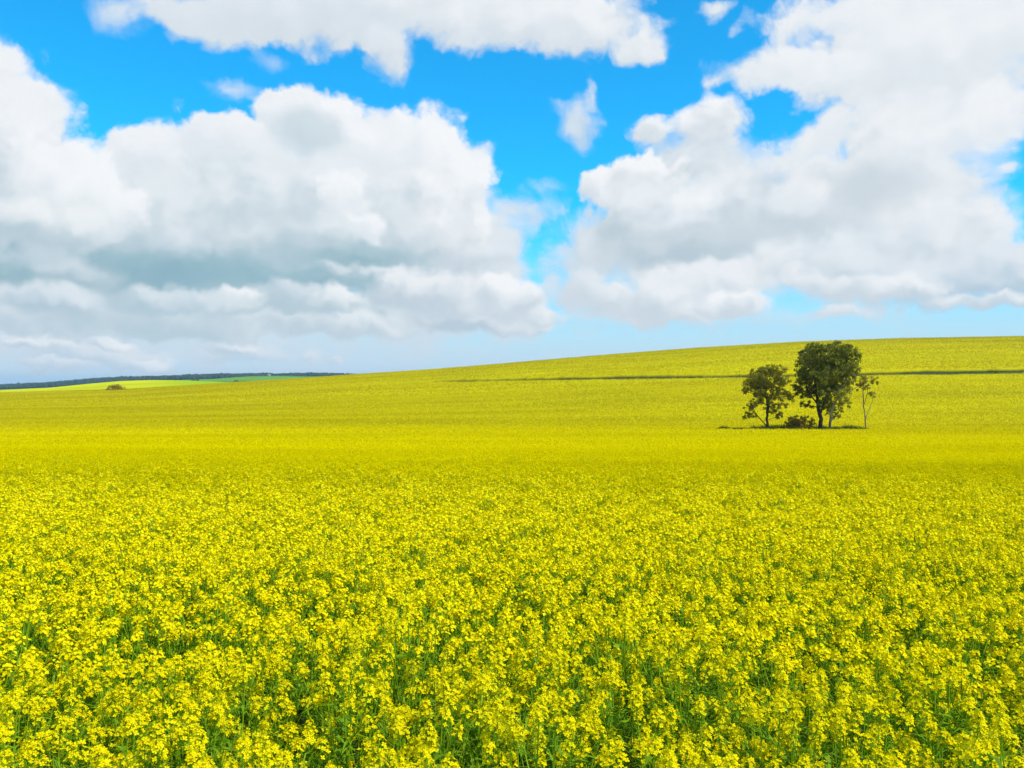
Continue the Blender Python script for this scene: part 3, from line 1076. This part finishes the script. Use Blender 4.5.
gum_tree('gum_sapling', 'slim nearly bare gum sapling with a small leafy top, rightmost of the group', 'tree', TREE_Y - 0.6, 720 + 832 / 5.69,
         [(Z([(833, 634), (829, 560), (820, 480), (814, 410), (822, 350)]), 0.085),
          (Z([(829, 560), (855, 490), (872, 450), (880, 400)]), 0.035),
          (Z([(826, 520), (800, 470), (786, 440)]), 0.025),
          (Z([(820, 480), (838, 420), (845, 360)]), 0.04)],
         Z([(835, 330, 46, 20), (806, 350, 34, 24), (864, 348, 26, 22), (796, 382, 28, 16), (845, 368, 30, 16), (872, 420, 6, 10)]),
         M_gum_warm, M_bark_pale, 6, leaf_len=0.22, dens=0.95, twigs=1.6)
gum_tree('scrub_bush', 'low rounded brownish scrub bush between the medium and the tallest gum trees', 'bush', TREE_Y + 0.6, 720 + 455 / 5.69,
         [(Z([(455, 640), (455, 600), (450, 575)]), 0.06), (Z([(456, 610), (420, 585), (405, 575)]), 0.04), (Z([(456, 610), (490, 585), (510, 575)]), 0.04)],
         Z([(400, 585, 28, 34), (435, 580, 40, 34), (480, 575, 40, 32), (515, 580, 26, 26), (455, 600, 60, 26)]),
         M_dry, M_bark_dark, 7, leaf_len=0.22, dens=1.6, depth=0.6)

# rank grass in the crop's gap; its dark left end stands for tree shadow
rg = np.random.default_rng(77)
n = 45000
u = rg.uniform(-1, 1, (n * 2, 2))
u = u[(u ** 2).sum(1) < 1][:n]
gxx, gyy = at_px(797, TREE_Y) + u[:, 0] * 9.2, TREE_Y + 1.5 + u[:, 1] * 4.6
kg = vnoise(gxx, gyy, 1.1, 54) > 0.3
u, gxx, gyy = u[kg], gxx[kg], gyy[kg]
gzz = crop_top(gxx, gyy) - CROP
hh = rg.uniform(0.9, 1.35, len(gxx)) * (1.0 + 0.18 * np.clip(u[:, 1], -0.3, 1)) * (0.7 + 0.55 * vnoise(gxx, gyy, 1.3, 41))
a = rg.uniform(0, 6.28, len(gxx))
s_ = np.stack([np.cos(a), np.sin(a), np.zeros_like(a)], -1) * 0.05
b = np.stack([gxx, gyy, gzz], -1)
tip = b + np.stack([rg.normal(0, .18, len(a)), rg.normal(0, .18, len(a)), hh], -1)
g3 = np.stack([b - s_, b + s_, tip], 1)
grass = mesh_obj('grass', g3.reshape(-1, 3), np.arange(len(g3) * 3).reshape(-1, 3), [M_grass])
tag(grass, 'rank dark green grass under the group of gum trees, its left end in place of tree shadow', 'grass', kind='stuff')

# ------------------------------------------------------------------ far things
def far_bush(name, label, Y, px, py, w, h, mat, seed, group=None, leaf_len=0.5, cat='bush', lumps=9, dens=0.5):
    rg = np.random.default_rng(seed)
    cl = []
    for q in range(lumps):
        f = -1 + 2 * (q + 0.5) / lumps
        env = max(0.25, 1 - abs(f) ** 2.2)
        cl.append((px + f * w * 0.46 + rg.normal(0, w * .03), py - h * env * rg.uniform(0.42, 0.68), w / lumps * 0.95, h * env * 0.34))
    k = Y / F_PX
    gz = (384 - py) / F_PX * Y - 0.25
    return gum_tree(name, label, cat, Y, px, [([(px, py + 1), (px, py - h * .3), (px + w * .05, py - h * .6)], 0.09 * math.sqrt(w * k / 4)),
                                          ([(px, py - h * .1), (px - w * .2, py - h * .4)], 0.05), ([(px, py - h * .1), (px + w * .22, py - h * .4)], 0.05)],
                    cl, mat, M_bark_dark, seed, group, leaf_len, dens, depth=0.45, ground_z=gz, twigs=0.5)


far_bush('spreading_tree', 'low wide brownish tree alone on the crest in front of the bright far field', 405, 115.5, 391.0, 21, 7.4, M_dry, 21, cat='tree', leaf_len=0.4, dens=0.45)


def on_far(px, Y):
    return 384 - float(crop_top(at_px(px, Y), Y)) / Y * F_PX


for (px, w, h, Y, lab, sd_) in ((171, 6, 1.8, 950, 'tiny dark shrub on the top edge of the bright far field', 31),
                                (195, 9, 2.2, 950, 'dark shrub by the green far field, left of the round dark shrub', 32),
                                (236, 5.5, 3.4, 930, 'round dark shrub standing up from the crest before the green far field', 33),
                                (244, 9, 1.9, 930, 'flat dark shrub touching the right of the round dark shrub on the crest', 34)):
    y_ = on_far(px, Y) + 0.3
    if px > 230:
        y_ = 382.6
    far_bush('field_shrub', lab, Y, px, y_, w, h, M_gum, sd_, 'shrubs along the far fields', leaf_len=0.55, lumps=5, dens=0.35)

# a pale shed on the green rise
Y = 1690.0
sx = at_px(269, Y)
sz = float(crop_top(sx, Y))
shed = root('farm_shed', (sx, Y, sz), 'tiny pale farm shed on the green rise below the wooded ridge', 'shed')
w_, d_, h_ = 2.8, 2.4, 2.2
M_shed = solid('shed_wall', (0.30, 0.30, 0.28), (0.38, 0.38, 0.36), 0.6)
M_roof = solid('shed_roof', (0.24, 0.26, 0.27), (0.34, 0.35, 0.35), 0.6, rough=0.5)
wv = [(-w_, -d_, -0.3), (w_, -d_, -0.3), (w_, d_, -0.3), (-w_, d_, -0.3), (-w_, -d_, h_), (w_, -d_, h_), (w_, d_, h_), (-w_, d_, h_), (-w_, 0, h_ + 1.3), (w_, 0, h_ + 1.3)]
mesh_obj('wall', wv, [(0, 1, 5, 4), (2, 3, 7, 6), (1, 2, 6, 5), (3, 0, 4, 7), (5, 6, 9, 9), (7, 4, 8, 8)], [M_shed], shed)
e_ = 0.35
rv = []
for dz in (0.05, 0.2):
    rv += [(-w_ - e_, -d_ - e_, h_ - 0.12 + dz), (w_ + e_, -d_ - e_, h_ - 0.12 + dz), (w_ + e_, 0, h_ + 1.33 + dz), (-w_ - e_, 0, h_ + 1.33 + dz), (w_ + e_, d_ + e_, h_ - 0.12 + dz), (-w_ - e_, d_ + e_, h_ - 0.12 + dz)]
mesh_obj('roof', rv, [(6, 7, 8, 9), (9, 8, 10, 11), (0, 3, 2, 1), (3, 5, 4, 2), (0, 1, 7, 6), (4, 5, 11, 10), (1, 2, 8, 7), (2, 4, 10, 8), (3, 0, 6, 9), (5, 3, 9, 11)], [M_roof], shed)

# the wood on the ridge: a far mass of crowns
M_farwood = solid('far_wood', (0.018, 0.030, 0.012), (0.05, 0.065, 0.025), 0.06, lo=0.3, hi=0.7)
rg = np.random.default_rng(5)
ico = []
t = (1 + 5 ** .5) / 2
iv = unit(np.array([(-1, t, 0), (1, t, 0), (-1, -t, 0), (1, -t, 0), (0, -1, t), (0, 1, t), (0, -1, -t), (0, 1, -t), (t, 0, -1), (t, 0, 1), (-t, 0, -1), (-t, 0, 1)], float))
fi = np.array([(0, 11, 5), (0, 5, 1), (0, 1, 7), (0, 7, 10), (0, 10, 11), (1, 5, 9), (5, 11, 4), (11, 10, 2), (10, 7, 6), (7, 1, 8), (3, 9, 4), (3, 4, 2), (3, 2, 6), (3, 6, 8), (3, 8, 9), (4, 9, 5), (2, 4, 11), (6, 2, 10), (8, 6, 7), (9, 8, 1)])
n = 15000
Yw = rg.uniform(2500, 3560, n)
pw = rg.uniform(-180, 420, n)
xw = at_px(pw, Yw)
cover = vnoise(xw, Yw, 130, 61) * .6 + vnoise(xw, Yw, 50, 62) * .4
kp = cover > np.where(Yw > 3250, 0.15, 0.34)
xw, Yw, pw = xw[kp], Yw[kp], pw[kp]
n = len(xw)
zw = crop_top(xw, Yw)
rw = rg.uniform(3.0, 6.5, n)
hw = rw * rg.uniform(0.75, 1.15, n) * (1 + 0.5 * (vnoise(xw, Yw, 90, 63) - .5))
ctr = np.stack([xw, Yw, zw + hw * 0.75], -1)
vv = ctr[:, None] + iv[None] * np.stack([rw, rw, hw], -1)[:, None] * rg.uniform(0.65, 1.2, (n, 12, 1))
ff = (np.arange(n) * 12)[:, None, None] + fi[None]
wood = mesh_obj('distant_wood', vv.reshape(-1, 3), ff.reshape(-1, 3), [M_farwood])
tag(wood, 'dark wood covering the ridge on the left horizon', 'wood', kind='stuff')


# ------------------------------------------------------------------ haze
hz0 = float(vg[:, 2].min()) - 1.0
hz1 = max(float(vg[:, 2].max()), float(vv[..., 2].max()), 1.0) + 2.0
hx = float(np.abs(vg[:, :2]).max()) + 50
hv = [(sx_ * hx, sy_ * hx, z_) for z_ in (hz0, hz1) for sx_, sy_ in ((-1, -1), (1, -1), (1, 1), (-1, 1))]
M_haze = bpy.data.materials.new('haze')
M_haze.use_nodes = True
M_haze.node_tree.nodes.clear()
pv = M_haze.node_tree.nodes.new('ShaderNodeVolumePrincipled')
pv.inputs['Color'].default_value = (0.45, 0.76, 0.98, 1)
pv.inputs['Density'].default_value = 0.000095
pv.inputs['Anisotropy'].default_value = 0.2
ho = M_haze.node_tree.nodes.new('ShaderNodeOutputMaterial')
M_haze.node_tree.links.new(pv.outputs[0], ho.inputs['Volume'])
haze = mesh_obj('haze', hv, [(0, 3, 2, 1), (4, 5, 6, 7), (0, 1, 5, 4), (1, 2, 6, 5), (2, 3, 7, 6), (3, 0, 4, 7)], [M_haze])
tag(haze, 'thin blue haze over the far ridge', 'haze', kind='stuff')

print('haze', hz0, hz1)
